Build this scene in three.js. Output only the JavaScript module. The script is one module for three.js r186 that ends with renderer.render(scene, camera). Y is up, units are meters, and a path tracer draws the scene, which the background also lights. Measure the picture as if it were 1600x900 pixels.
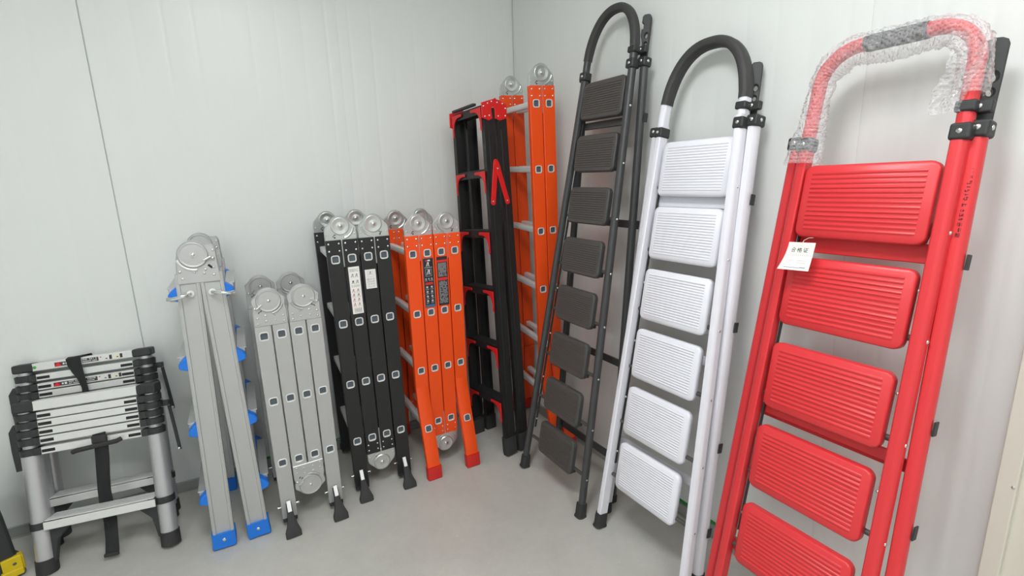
import * as THREE from 'three';
import { RoundedBoxGeometry } from 'three/addons/geometries/RoundedBoxGeometry.js';
import { mergeGeometries, toCreasedNormals, mergeVertices } from 'three/addons/utils/BufferGeometryUtils.js';
import { RectAreaLightUniformsLib } from 'three/addons/lights/RectAreaLightUniformsLib.js';

// ------------------------------------------------------------------ camera, light, exposure
const scene = new THREE.Scene();
const FOCAL = 759.3, YAW = 29.03, PITCH = 12.18, ROLL = -1.646;      // pixels of a 1600 x 900 frame, degrees
const camera = new THREE.PerspectiveCamera(2 * Math.atan(450 / FOCAL) * 180 / Math.PI, 16 / 9, 0.05, 50);
camera.position.set(-1.512, 1.408, 2.627);
camera.rotation.set(-PITCH * Math.PI / 180, -YAW * Math.PI / 180, 0, 'YXZ');
camera.rotateZ(ROLL * Math.PI / 180);
camera.updateMatrixWorld();
scene.background = new THREE.Color(0x101112);

const renderer = new THREE.WebGLRenderer({ antialias: true });
renderer.toneMapping = THREE.LinearToneMapping;
renderer.toneMappingExposure = 2.86;
renderer.shadowMap.enabled = true;
renderer.shadowMap.type = THREE.PCFSoftShadowMap;
RectAreaLightUniformsLib.init();

const ROOM = { x0: -3.7, x1: 0, z0: 0, z1: 4.3, h: 2.8 };
const LAMPS = [[-1.45, 2.05, 6.6], [-2.9, 3.3, 4.4], [-.85, 3.35, 3.2]];   // ceiling panels: x, z, radiance
const LAMP_W = 0.6, LAMP_D = 0.6;

// ------------------------------------------------------------------ helpers
let seed = 7;
const rnd = () => { seed = (seed * 1664525 + 1013904223) >>> 0; return seed / 4294967296; };
const used = {};
function numbered(n) { const k = used[n] = (used[n] ?? -1) + 1; return k ? n + '_' + String(k).padStart(3, '0') : n; }
function tag(o, label, category, group) { o.userData.label = label; if (category) o.userData.category = category; if (group) o.userData.group = group; return o; }
function thing(name, label, category, pos = [0, 0, 0], rot = [0, 0, 0], group) {    // rot: lean, turn, tilt
  const o = new THREE.Group(); o.name = numbered(name); o.position.set(...pos); o.rotation.set(rot[0], rot[1], rot[2], 'YXZ');
  scene.add(o); return tag(o, label, category, group);
}
function part(name, geos, mat, parent) {
  if (Array.isArray(geos)) geos = geos.length === 1 ? geos[0] : merge(geos);
  const m = new THREE.Mesh(geos, mat); m.name = name; m.castShadow = m.receiveShadow = true; parent.add(m); return m;
}
/** one mesh per geometry */
function each(name, geos, mat, parent) { return geos.map(g => part(name, g, mat, parent)); }
function merge(gs) {
  gs = gs.map(g => { g = g.index ? g.toNonIndexed() : g.clone(); for (const k of Object.keys(g.attributes)) if (!['position', 'normal', 'uv'].includes(k)) g.deleteAttribute(k); return g; });
  return mergeGeometries(gs);
}
function rbox(w, h, d, x = 0, y = 0, z = 0, r = 0.002) { return new RoundedBoxGeometry(w, h, d, 1, Math.min(r, w * .49, h * .49, d * .49)).translate(x, y, z); }
function cyl(r0, r1, h, x, y, z, axis = 'y', n = 20) {
  const g = new THREE.CylinderGeometry(r1, r0, h, n);
  if (axis === 'x') g.rotateZ(-Math.PI / 2); if (axis === 'z') g.rotateX(Math.PI / 2);
  return g.translate(x, y, z);
}
function dome(r, x, y, z, axis = 'z', flat = .5) {       // rivet head facing +axis
  const g = new THREE.SphereGeometry(r, 10, 5, 0, Math.PI * 2, 0, Math.PI / 2); g.scale(1, flat, 1);
  if (axis === 'z') g.rotateX(Math.PI / 2); if (axis === '-z') g.rotateX(-Math.PI / 2);
  if (axis === 'x') g.rotateZ(-Math.PI / 2); if (axis === '-x') g.rotateZ(Math.PI / 2);
  return g.translate(x, y, z);
}
const V = (x, y, z) => new THREE.Vector3(x, y, z);
/** sweep a closed 2D profile [[a,b],..] along points; A = fixed direction of the profile's first axis (made square to the path) */
function sweep(profile, pts, A, { crease = 0.6, scale = null, caps = true } = {}) {
  const P = pts.map(p => p.isVector3 ? p : V(...p)), n = profile.length, pos = [], idx = [], uv = [];
  const up = V(...A); let len = 0;
  P.forEach((p, i) => {
    const t = P[Math.min(i + 1, P.length - 1)].clone().sub(P[Math.max(i - 1, 0)]).normalize();
    const a = up.clone().addScaledVector(t, -up.dot(t)).normalize(), b = t.clone().cross(a).negate();
    if (i) len += p.distanceTo(P[i - 1]);
    const s = scale ? scale(i / (P.length - 1)) : [1, 1]; let per = 0;
    profile.forEach((q, j) => { if (j) per += Math.hypot(q[0] - profile[j - 1][0], q[1] - profile[j - 1][1]);
      const v = p.clone().addScaledVector(a, q[0] * s[0]).addScaledVector(b, q[1] * s[1]); pos.push(v.x, v.y, v.z); uv.push(per, len); });
  });
  for (let i = 0; i < P.length - 1; i++) for (let j = 0; j < n; j++) {
    const a = i * n + j, b = i * n + (j + 1) % n, c = a + n, d = b + n; idx.push(a, c, b, b, c, d);
  }
  if (caps) {
    const tri = THREE.ShapeUtils.triangulateShape(profile.map(q => new THREE.Vector2(...q)), []);
    const e = (P.length - 1) * n;
    for (const [a, b, c] of tri) { idx.push(a, b, c); idx.push(e + a, e + c, e + b); }
  }
  const g = new THREE.BufferGeometry();
  g.setAttribute('position', new THREE.Float32BufferAttribute(pos, 3)); g.setAttribute('uv', new THREE.Float32BufferAttribute(uv, 2)); g.setIndex(idx);
  // make it face outwards
  let vol = 0; const q = g.attributes.position;
  for (let i = 0; i < idx.length; i += 3) { const a = V().fromBufferAttribute(q, idx[i]), b = V().fromBufferAttribute(q, idx[i + 1]), c = V().fromBufferAttribute(q, idx[i + 2]); vol += a.dot(b.cross(c)); }
  if (vol < 0) { for (let i = 0; i < idx.length; i += 3) [idx[i + 1], idx[i + 2]] = [idx[i + 2], idx[i + 1]]; g.setIndex(idx); }
  return toCreasedNormals(g, crease);
}
function roundRect(w, d, r, n = 3) {                     // closed profile, centred
  const o = []; r = Math.min(r, w / 2 - 1e-5, d / 2 - 1e-5);
  [[1, 1, 0], [-1, 1, 1], [-1, -1, 2], [1, -1, 3]].forEach(([sx, sy, q]) => {
    for (let i = 0; i <= n; i++) { const a = (q + i / n) * Math.PI / 2; o.push([sx * (w / 2 - r) + r * Math.cos(a), sy * (d / 2 - r) + r * Math.sin(a)]); }
  });
  return o;
}
const circle = (r, n = 16, sy = 1) => Array.from({ length: n }, (_, i) => [r * Math.cos(i / n * Math.PI * 2), r * sy * Math.sin(i / n * Math.PI * 2)]);
function shapeOf(pts, holes = []) {
  const s = new THREE.Shape(pts.map(p => new THREE.Vector2(...p)));
  for (const h of holes) s.holes.push(new THREE.Path(h.map(p => new THREE.Vector2(...p))));
  return s;
}
/** extruded outline in the x-y plane; front face at z = front, bevel included */
function plate(pts, depth, front = 0, { holes = [], bevel = 0.0012, crease = 0.7 } = {}) {
  const g = new THREE.ExtrudeGeometry(shapeOf(pts, holes), { depth: depth - 2 * bevel, bevelEnabled: bevel > 0, bevelThickness: bevel, bevelSize: bevel, bevelOffset: -bevel, bevelSegments: 1, curveSegments: 8 });
  g.translate(0, 0, front - depth + bevel);
  return toCreasedNormals(g, crease);
}
const rect = (x0, y0, x1, y1, r = 0.002, n = 2) => roundRect(x1 - x0, y1 - y0, r, n).map(p => [p[0] + (x0 + x1) / 2, p[1] + (y0 + y1) / 2]);
const arc = (cx, cy, r, a0, a1, n = 12) => Array.from({ length: n + 1 }, (_, i) => { const a = (a0 + (a1 - a0) * i / n) * Math.PI / 180; return [cx + r * Math.cos(a), cy + r * Math.sin(a)]; });
function quadPlane(w, h, x, y, z) { return new THREE.PlaneGeometry(w, h).translate(x, y, z); }

// ------------------------------------------------------------------ textures and materials
function noiseTex(n, fn, srgb = false, rep = [1, 1]) {
  const d = new Uint8Array(n * n * 4);
  for (let y = 0; y < n; y++) for (let x = 0; x < n; x++) { const c = fn(x, y); const k = (y * n + x) * 4; const a = Array.isArray(c) ? c : [c, c, c]; d[k] = a[0]; d[k + 1] = a[1]; d[k + 2] = a[2]; d[k + 3] = 255; }
  const t = new THREE.DataTexture(d, n, n); t.wrapS = t.wrapT = THREE.RepeatWrapping; t.magFilter = THREE.LinearFilter; t.minFilter = THREE.LinearMipmapLinearFilter; t.generateMipmaps = true;
  if (srgb) t.colorSpace = THREE.SRGBColorSpace; t.repeat.set(...rep); t.needsUpdate = true; return t;
}
function valueNoise(n, cells) {                          // tiling smooth noise
  const g = Array.from({ length: cells * cells }, rnd), sm = t => t * t * (3 - 2 * t);
  return (x, y) => {
    const u = x / n * cells, v = y / n * cells, i = Math.floor(u), j = Math.floor(v), fx = sm(u - i), fy = sm(v - j), G = (a, b) => g[((b % cells + cells) % cells) * cells + ((a % cells) + cells) % cells];
    return (G(i, j) * (1 - fx) + G(i + 1, j) * fx) * (1 - fy) + (G(i, j + 1) * (1 - fx) + G(i + 1, j + 1) * fx) * fy;
  };
}
const nA = valueNoise(512, 6), nB = valueNoise(512, 23), nC = valueNoise(512, 90);
const floorMap = noiseTex(512, (x, y) => { const v = (nA(x, y) - .5) * 7 + (nB(x, y) - .5) * 6 + (nC(x, y) - .5) * 4 + (rnd() - .5) * 4, s = rnd() < .0006 ? 18 : 0; return [189 + v + s, 188 + v + s, 181 + v + s]; }, true, [.5, .5]);
const floorRough = noiseTex(512, (x, y) => { const v = 104 + (nA(x, y) - .5) * 22 + (nB(x, y) - .5) * 14; return [255, v, 0]; }, false, [.5, .5]);
const brush = noiseTex(256, (() => { const rows = Array.from({ length: 256 }, rnd); return (x, y) => 128 + (rows[x] - .5) * 90 + (rnd() - .5) * 60; })(), false, [12, 1.2]);
const grain = noiseTex(256, () => 110 + rnd() * 70, false, [14, 14]);
const std = (o) => new THREE.MeshStandardMaterial({ side: THREE.FrontSide, ...o });
const M = {
  wall: std({ color: 0xe6e9e6, roughness: .36 }),
  joint: std({ color: 0xc9cdca, roughness: .6 }),
  floor: std({ map: floorMap, roughnessMap: floorRough, roughness: 1 }),
  ceiling: std({ color: 0xeeefec, roughness: .7 }),
  base: std({ color: 0xa3a6a2, roughness: .45, metalness: .2 }),
  tape: std({ color: 0x1f9a3e, roughness: .6 }),
  jamb: std({ color: 0xdad5c8, roughness: .5 }),
  doorLeaf: std({ color: 0xc9ccc8, roughness: .5 }),
  alu: std({ color: 0xc2c3c2, metalness: .55, roughness: .42, bumpMap: brush, bumpScale: .00012 }),
  aluBright: std({ color: 0xe0e1de, metalness: .2, roughness: .42 }),
  zinc: std({ color: 0xcfd2d0, metalness: .8, roughness: .3, bumpMap: grain, bumpScale: .0001 }),
  chrome: std({ color: 0xe2e3e2, metalness: 1, roughness: .16 }),
  tubeAlu: std({ color: 0xc6c6c8, metalness: .6, roughness: .36 }),
  black: std({ color: 0x2c2d2e, roughness: .48, bumpMap: grain, bumpScale: .00008 }),
  blackRail: std({ color: 0x252626, roughness: .42, metalness: .1 }),
  rubber: std({ color: 0x313231, roughness: .75 }),
  plastic: std({ color: 0x2f3131, roughness: .5 }),
  charcoal: std({ color: 0x474746, roughness: .5, bumpMap: grain, bumpScale: .0001 }),
  charcoalRail: std({ color: 0x3f4040, roughness: .38 }),
  mat: std({ color: 0x4f4b48, roughness: .72, bumpMap: grain, bumpScale: .0002 }),
  orange: std({ color: 0xf4500e, roughness: .4, bumpMap: grain, bumpScale: .00006 }),
  redCap: std({ color: 0xcf2620, roughness: .5 }),
  red: std({ color: 0xdc373c, roughness: .36 }),
  redBracket: std({ color: 0xdc2020, roughness: .42 }),
  white: std({ color: 0xe9e9f0, roughness: .36 }),
  grip: std({ color: 0x3b3b3a, roughness: .62, bumpMap: grain, bumpScale: .0003 }),
  blue: std({ color: 0x1d78dd, roughness: .42 }),
  webbing: std({ color: 0x262727, roughness: .85, bumpMap: grain, bumpScale: .0004 }),
  yellow: std({ color: 0xd8bd14, roughness: .45 }),
  slot: std({ color: 0x1a1b1c, roughness: .6 }),
  steelDark: std({ color: 0x5b5b58, roughness: .45, metalness: .4 }),
  plug: std({ color: 0x535c63, roughness: .3 }),
  flange: std({ color: 0xe4e4e2, roughness: .35, metalness: .25 }),
  paper: std({ color: 0xf3f1ea, roughness: .8 }),
};
const SEAL = M.rubber;
function canvasMat(w, h, draw, rough = .5) {
  const c = document.createElement('canvas'); c.width = w; c.height = h; const g = c.getContext('2d'); draw(g, w, h);
  const t = new THREE.CanvasTexture(c); t.colorSpace = THREE.SRGBColorSpace; t.anisotropy = 8; return std({ map: t, roughness: rough });
}

// ------------------------------------------------------------------ the room
function panelGeo(w, h, ph, gL = .0001, gR = .0001) {                             // sandwich panel face: shallow ribs, edges rolled back into the joint
  const s = [], z = [];
  const add = (a, b) => { s.push(a); z.push(b); };
  if (gL > .001) { add(gL, -.02); add(gL, -.002); } else add(gL, -.0014); add(gL * 1.5 + .0012, -.0004);
  const n = 9;
  for (let i = 0; i < n; i++) {
    const c = (i + .5) / n * w, q = .0007;
    add(c - .012, Math.sin(i * 2.3 + ph) * .0003); add(c - .006, -q * .55); add(c, -q); add(c + .006, -q * .55); add(c + .012, Math.sin(i * 2.3 + ph) * .0003);
    if (i < n - 1) add(c + w / n / 2, Math.sin(i * 1.7 + ph) * .0004 + .0003);
  }
  add(w - gR * 1.5 - .0012, -.0004); if (gR > .001) { add(w - gR, -.002); add(w - gR, -.02); } else add(w - gR, -.0014);
  const pos = [], idx = [], uv = [];
  s.forEach((a, i) => { pos.push(a, 0, z[i], a, h, z[i]); uv.push(a, 0, a, h); if (i) { const k = 2 * i; idx.push(k - 2, k, k - 1, k - 1, k, k + 1); } });
  const g = new THREE.BufferGeometry(); g.setAttribute('position', new THREE.Float32BufferAttribute(pos, 3)); g.setAttribute('uv', new THREE.Float32BufferAttribute(uv, 2)); g.setIndex(idx); g.computeVertexNormals(); return g;
}
function struct(name, parentThing = scene) { const o = new THREE.Group(); o.name = name; o.userData.kind = 'structure'; parentThing.add(o); return o; }
{
  const fl = new THREE.Mesh(new THREE.BoxGeometry(3.7, .1, 4.3).translate(-1.85, -.05, 2.15), M.floor); fl.name = 'floor'; fl.userData.kind = 'structure'; fl.receiveShadow = true;
  const p = fl.geometry.attributes.position, u = fl.geometry.attributes.uv; for (let i = 0; i < p.count; i++) u.setXY(i, p.getX(i), p.getZ(i));
  scene.add(fl);
  const ce = new THREE.Mesh(new THREE.BoxGeometry(3.9, .1, 4.5).translate(-1.85, 2.85, 2.15), M.ceiling); ce.name = 'ceiling'; ce.userData.kind = 'structure'; scene.add(ce);
  const back = struct('wall_back');
  part('wall_core', new THREE.BoxGeometry(3.9, 2.8, .1).translate(-1.85, 1.4, -.0555), M.joint, back);
  [0, -.975, -1.949, -2.924].forEach((x, i) => { const w = i === 3 ? .776 : i === 2 ? .975 : i === 1 ? .974 : .975; const g = panelGeo(w, 2.8, i * 1.9, i === 1 ? .0016 : .0001, i === 2 ? .0016 : .0001); g.translate(x - w, 0, 0); part('wall_panel', g, M.wall, back); });
  const right = struct('wall_right');
  part('wall_core', new THREE.BoxGeometry(.1, 2.8, 2.29).translate(.056, 1.4, 1.145), M.joint, right);
  part('wall_core', new THREE.BoxGeometry(.1, 2.8, 1.11).translate(.056, 1.4, 3.745), M.joint, right);
  part('wall_core', new THREE.BoxGeometry(.1, .75, .9).translate(.056, 2.425, 2.74), M.joint, right);
  [[0, .94], [.94, .943], [1.883, .407], [3.19, 1.11]].forEach(([z, w], i) => { const g = panelGeo(w, 2.8, i * 1.3 + .7); g.rotateY(-Math.PI / 2); g.translate(0, 0, z); part('wall_panel', g, M.wall, right); });
  { const g = panelGeo(.9, .75, 2); g.rotateY(-Math.PI / 2); g.translate(0, 2.05, 2.29); part('wall_panel', g, M.wall, right); }
  const left = struct('wall_left');
  part('wall_core', new THREE.BoxGeometry(.1, 2.8, 4.3).translate(-3.756, 1.4, 2.15), M.joint, left);
  for (let i = 0; i < 4; i++) { const g = panelGeo(1.075, 2.8, i); g.rotateY(Math.PI / 2); g.translate(-3.7, 0, (i + 1) * 1.075); part('wall_panel', g, M.wall, left); }
  const front = struct('wall_front');
  part('wall_core', new THREE.BoxGeometry(3.9, 2.8, .1).translate(-1.85, 1.4, 4.356), M.joint, front);
  for (let i = 0; i < 4; i++) { const g = panelGeo(.925, 2.8, i); g.rotateY(Math.PI); g.translate(-i * .925, 0, 4.3); part('wall_panel', g, M.wall, front); }
  // base channels
  const bb = struct('baseboard_back'); part('channel', [rbox(3.7, .044, .012, -1.85, .022, .006, .001), rbox(3.7, .002, .02, -1.85, .001, .016, .0005)], M.base, bb);
  const br = struct('baseboard_right'); part('channel', [rbox(.012, .044, 2.24, -.006, .022, 1.12, .001), rbox(.02, .002, 2.24, -.016, .001, 1.12, .0005)], M.base, br);
  // corner sealant bead
  const tc = struct('trim_1'); part('corner_bead', sweep([[0, 0], [.006, 0], [0, .006]], [[-.0005, .045, .0005], [-.0005, 2.8, .0005]], [-1, 0, 0]), std({ color: 0xd7dad7, roughness: .5 }), tc);
  // door frame on the right wall
  const df = struct('trim_2');
  for (const z of [2.285, 3.195]) { const s = z < 2.5 ? 1 : -1;
    part('door_jamb', [rbox(.034, 2.05, .036, -.017, 1.025, z + s * .018, .003), rbox(.022, 2.05, .05, -.008, 1.025, z + s * .058, .003)], M.jamb, df); }
  part('door_head', [rbox(.034, .036, .95, -.017, 2.066, 2.74, .003)], M.jamb, df);
  part('screw', [dome(.004, -.034, .69, 2.315, '-x', .5)], M.zinc, df);
  const dr = struct('door_1'); part('door_leaf', rbox(.04, 2.04, .78, .05, 1.03, 2.74, .002), M.doorLeaf, dr);
}
for (const [pos, len, dir, lab] of [[[-1.33, .051, .0006], .52, 'x', 'green tape strip along the back wall just above the grey base channel'], [[-.0006, .0515, 1.44], .44, 'z', 'green tape strip low on the right wall behind the white step ladder'], [[-.0006, .049, .585], .05, 'z', 'short scrap of green tape at the wall base behind the black step ladder']]) {
  const t = new THREE.Mesh(dir === 'x' ? rbox(len, .013, .001, 0, 0, 0, .0003) : rbox(.001, .014, len, 0, 0, 0, .0003), M.tape);
  t.position.set(...pos); t.name = numbered('tape_strip'); t.receiveShadow = true; scene.add(tag(t, lab, 'tape'));
}
for (const [i, [x, z, rad]] of LAMPS.entries()) {
  const t = thing('ceiling_light', ['square white ceiling light panel above the middle of the room', 'square white ceiling light panel over the far left part of the room', 'square white ceiling light panel near the door'][i], 'ceiling light', [x, ROOM.h, z]);
  part('frame', plate(rect(-.32, -.32, .32, .32, .01), .018, 0, { holes: [rect(-.3, -.3, .3, .3, .005)] }).rotateX(Math.PI / 2).translate(0, 0, 0), M.ceiling, t);
  part('diffuser', new THREE.BoxGeometry(LAMP_W, .008, LAMP_D).translate(0, -.008, 0), new THREE.MeshStandardMaterial({ color: 0xffffff, emissive: 0xffffff, emissiveIntensity: 3, roughness: .6 }), t);
  const L = new THREE.RectAreaLight(0xf8fbff, rad, LAMP_W, LAMP_D); L.position.set(0, -.03, 0); L.rotation.x = -Math.PI / 2; t.add(L); L.name = 'lamp_light';
}

// ------------------------------------------------------------------ hinged folding ladders (rails stand side by side, rungs run away from the viewer)
function flare(v, v0, v1, d) { const t = Math.min(1, Math.max(0, (v0 - v) / (v0 - v1))); return d * t * t * (3 - 2 * t) * .55 + Math.max(0, v0 - v) / v0 * d * .45; }
function foldingLadder(name, label, o) {
  const t = thing(name, label, 'ladder', o.pos, o.rot);
  const { pu, rows, w, rail, n = 4, top } = o, rw = pu - .005, rd = .027, uc = j => (j - (n - 1) / 2) * pu;
  const hole = (x, y, s = .0142) => roundRect(2 * s, 2 * s, .004, 2).map(p => [p[0] + x, p[1] + y]);
  for (const side of [0, 1]) for (let j = 0; j < n; j++) {           // side 0 is towards the viewer
    const outer = n === 4 && (j === 0 || j === n - 1) || n === 2 && j === 1 && false, u = uc(j);
    const bottom = n === 2 ? (o.tail ?? 0) : outer ? o.outerBottom : o.innerBottom;
    const zf = side ? -w + rd : 0, kink = (outer || n === 2) && o.flare;
    const yLow = kink ? o.kink : bottom;
    const holes = rows.filter(y => y > yLow + .02).map(y => hole(u, y));
    const gs = [plate(rect(u - rw / 2, yLow, u + rw / 2, top, .002, 1), rd, zf, { holes, bevel: .0016 })];
    if (kink) {
      const pts = []; for (let i = 0; i <= 16; i++) { const y = yLow * (1 - i / 16) + (bottom) * i / 16; pts.push([u, y, (side ? -w + rd / 2 : -rd / 2) + (side ? -.45 : 1) * flare(y, yLow, bottom, o.flare)]); }
      gs.push(sweep(roundRect(rw, rd, .003, 2), pts, [1, 0, 0]));
    }
    const r = part('rail', gs, rail, t);
    const rv = [];                                                   // rivets on the face of this rail
    const zr = side ? -w : 0, ax = side ? '-z' : 'z';
    if (o.rivetsTop) for (const y of o.rivetsTop) for (const s of [-1, 1]) rv.push(dome(.0045, u + s * rw * .33, y, zf + .0003, 'z', .6));
    if (o.rivetsLow && !outer && n === 4) for (const y of o.rivetsLow) for (const s of [-1, 1]) rv.push(dome(.0042, u + s * rw * .33, y, zf + .0003, 'z', .6));
    if (rv.length) each('rivet', rv, M.chrome, r);
    if (outer || n === 2) {
      if (o.foot === 'sleeve') {
        const zz = (side ? -w + rd / 2 : -rd / 2) + (side ? -.45 : 1) * (o.flare || 0), dz = (side ? -.45 : 1) * (o.flare || 0) * .33;
        part('foot', sweep(roundRect(rw + .008, rd + .012, .006, 2), [[u, bottom + .06, zz - dz * .16], [u, bottom + .03, zz - dz * .06], [u, bottom, zz]], [1, 0, 0]), o.footMat, t);
      } else if (o.foot === 'splayed') {
        part('end_cap', rbox(rw - .002, .03 + (bottom > .02 ? .0 : 0), rd - .002, u, bottom - .004, zf - rd / 2, .003), M.rubber, t);
        const s = side ? -1 : 1, z0 = side ? -w : 0, k = side ? .75 : 1, f = part('foot', sweep(roundRect(1, 1, .2, 2), [[u, .1, z0 - s * .004], [u, .08, z0 + s * .018 * k], [u, .055, z0 + s * .038 * k], [u, .03, z0 + s * .058 * k], [u, .012, z0 + s * .07 * k], [u, -.008 - (side ? 0 : .0), z0 + s * .078 * k]], [1, 0, 0],
          { scale: q => q < .35 ? [.022, .018] : q < .55 ? [.028, .024] : q < .75 ? [.044, .03] : [.06, .034] }), M.rubber, t);
        part('foot_plate', [rbox(.016, .045, .004, 0, 0, 0, .0015).rotateX(-s * .62).translate(u, .098, z0 + s * .019)], M.aluBright, f);
        const bolts = []; for (const q of [-1, 1]) bolts.push(cyl(.003, .003, .014, u + q * (rw / 2 + .005), .085, zf - rd / 2, 'x', 8), dome(.0055, u + q * (rw / 2 + .011), .085, zf - rd / 2, q > 0 ? 'x' : '-x', .8));
        each('bolt', bolts, M.chrome, r);
      }
    }
  }
  // rungs: hollow square tubes with a flange pressed over each rail face
  for (const y of rows) for (let j = 0; j < n; j++) {
    const kinkOff = o.flare && y < o.kink && (j === 0 || j === n - 1 || n === 2) ? flare(y, o.kink, o.outerBottom ?? 0, o.flare) : 0;
    const tube = new THREE.ExtrudeGeometry(shapeOf(roundRect(.028, .0285, .005, 2), [roundRect(.026, .0265, .004, 2)]), { depth: w + kinkOff, bevelEnabled: false }).translate(uc(j), y, -w);
    const r = part('rung', toCreasedNormals(tube, .6), M.aluBright, t);
    const th = kinkOff ? Math.atan((flare(y + .01, o.kink, 0, o.flare) - flare(y - .01, o.kink, 0, o.flare)) / .02) : 0, lift = kinkOff ? .0035 : 0;
    const fl = plate(roundRect(.0355, .037, .01, 3), .0028, .0024, { holes: [roundRect(.0265, .028, .007, 3)], bevel: .0008 }).rotateX(th).translate(uc(j), y, kinkOff + lift);
    part('rung_flange', fl, M.flange, r);
    part('rung_plug', rbox(.0262, .0267, .003, 0, 0, kinkOff ? .0008 : -.006, .0008).rotateX(th).translate(uc(j), y, kinkOff + lift), o.plug, r);
  }
  // hinges
  const pairs = n === 4 ? [[0, 1, 1], [2, 3, 1], [1, 2, -1]] : [[0, 1, 1]];
  for (const side of [0, 1]) for (const [a, b, up] of pairs) {
    const cu = (uc(a) + uc(b)) / 2, cy = up > 0 ? o.hingeTop : o.hingeLow, H = new THREE.Group(); H.name = 'hinge'; t.add(H);
    const zf = side ? -w + rd : 0, q = (x, y) => [cu + x, cy + up * y];
    const disc = o.hinge === 'disc', R = disc ? .049 : .042, hw = pu - .003;
    const out = disc
      ? [q(-hw, -.1), q(hw, -.1), q(hw, -.04), ...arc(0, 0, hw, -20, 8, 4).map(p => q(p[0], p[1])), ...arc(0, 0, R, 30, 150, 16).map(p => q(...p)), ...arc(0, 0, hw, 172, 200, 4).map(p => q(...p)), q(-hw, -.04)]
      : [q(-hw, -.068), q(hw, -.068), q(hw, -.045), ...arc(-.002, -.03, hw + .002, -2, 24, 5).map(p => q(...p)), ...arc(0, 0, R, 32, 148, 16).map(p => q(...p)), ...arc(.002, -.03, hw + .002, 156, 182, 5).map(p => q(...p)), q(-hw, -.045)];
    const zz = disc ? zf + .0025 : zf - .004;
    H.add(Object.assign(new THREE.Mesh(plate(up > 0 ? out : out.slice().reverse(), disc ? .024 : .018, zz, { bevel: .0025 }), o.hingeMat), { name: 'hinge_plate' }));
    const s = up * (a === 0 ? 1 : -1);
    if (disc) {
      part('hinge_disc', new THREE.LatheGeometry([[0, .006], [.036, .006], [.0375, .0052], [.041, .0075], [.0435, .007], [.0455, 0]].map(p => new THREE.Vector2(...p)), 40).rotateX(Math.PI / 2).translate(cu, cy, zz - .001), o.hingeMat, H);
      part('hinge_rivet', [dome(.0065, cu, cy, zz + .0048, 'z', .7), cyl(.008, .008, .002, cu, cy, zz + .0052, 'z', 14)], M.chrome, H);
      const dn = []; for (const e of [-1, 1]) for (const [x, y] of [[.017, -.058], [.046, -.066], [.017, -.08], [.047, -.088]]) dn.push(dome(.0042, cu + e * x, cy + up * y, zz, 'z', .6));
      each('rivet', dn, M.zinc, H);
      part('lock_lever', [rbox(.026, .006, .006, 0, 0, 0, .002).rotateZ(s * .6).translate(cu - s * .036, cy - up * .02, zz + .007), dome(.005, cu - s * .05, cy - up * .026, zz, 'z', .9)], M.chrome, H);
      each('lock_slot', [rbox(.009, .003, .001, 0, 0, 0, .0004).rotateZ(s * .9).translate(cu - s * .038, cy - up * .043, zz + .0004), rbox(.009, .003, .001, 0, 0, 0, .0004).rotateZ(s * .9).translate(cu - s * .03, cy - up * .038, zz + .0004)], M.slot, H);
      part('curved_lip', sweep(circle(.0042, 8), arc(cu, cy, .0505, up > 0 ? (s > 0 ? -82 : -160) : (s > 0 ? 40 : 85), up > 0 ? (s > 0 ? -20 : -98) : (s > 0 ? 95 : 140), 10).map(p => [p[0], p[1], zz + .002]), [0, 0, 1]), o.hingeMat, H);
    } else {
      part('hinge_disc', new THREE.LatheGeometry([[0, .004], [.010, .004], [.014, .0015], [.022, .002], [.033, .0045], [.036, .004], [.0385, 0]].map(p => new THREE.Vector2(...p)), 36).rotateX(Math.PI / 2).translate(cu, cy, zz - .0005), o.hingeMat, H);
      part('hinge_rivet', [dome(.0085, cu, cy, zz + .003, 'z', .6)], M.chrome, H);
      part('curved_lip', sweep(circle(.005, 8), arc(cu - s * .0, cy, .052, up > 0 ? (s > 0 ? -75 : -170) : (s > 0 ? 100 : 10), up > 0 ? (s > 0 ? -10 : -105) : (s > 0 ? 170 : 80), 10).map(p => [p[0], p[1], zz + .0005]), [0, 0, 1]), o.hingeMat, H);
      each('lock_slot', [rbox(.012, .0028, .001, 0, 0, 0, .0004).rotateZ(.9).translate(cu - s * .03, cy - up * .04, zz + .0004), rbox(.008, .0028, .001, 0, 0, 0, .0004).rotateZ(-.5).translate(cu - s * .024, cy - up * .036, zz + .0004), rbox(.006, .006, .001, cu - s * .026, cy - up * .047, zz + .0004, .0004)], M.slot, H);
      const dn = []; for (const e of [-1, 1]) dn.push(dome(.004, cu + e * .055, cy - up * .035, zz, 'z', .6)); each('rivet', dn, M.zinc, H);
      part('hinge_tang', [rbox(.009, .11, .012, cu, cy - up * .12, zf - .012, .003)], o.hingeMat, H);
    }
  }
  return t;
}
const P3 = (ox, oz) => [ox, 0, oz];
foldingLadder('folding_ladder', 'silver grey hinged folding ladder with big round hinge discs and splayed black rubber feet', {
  pos: [-1.381, .004, .55], rot: [-.008, .036, .003], pu: .0635, rows: [.291, .566, .841], w: .39, rail: M.alu, top: .935, outerBottom: .035, innerBottom: .2,
  hingeTop: .982, hingeLow: .16, hinge: 'disc', hingeMat: M.alu, foot: 'splayed', plug: M.plug, });
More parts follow.
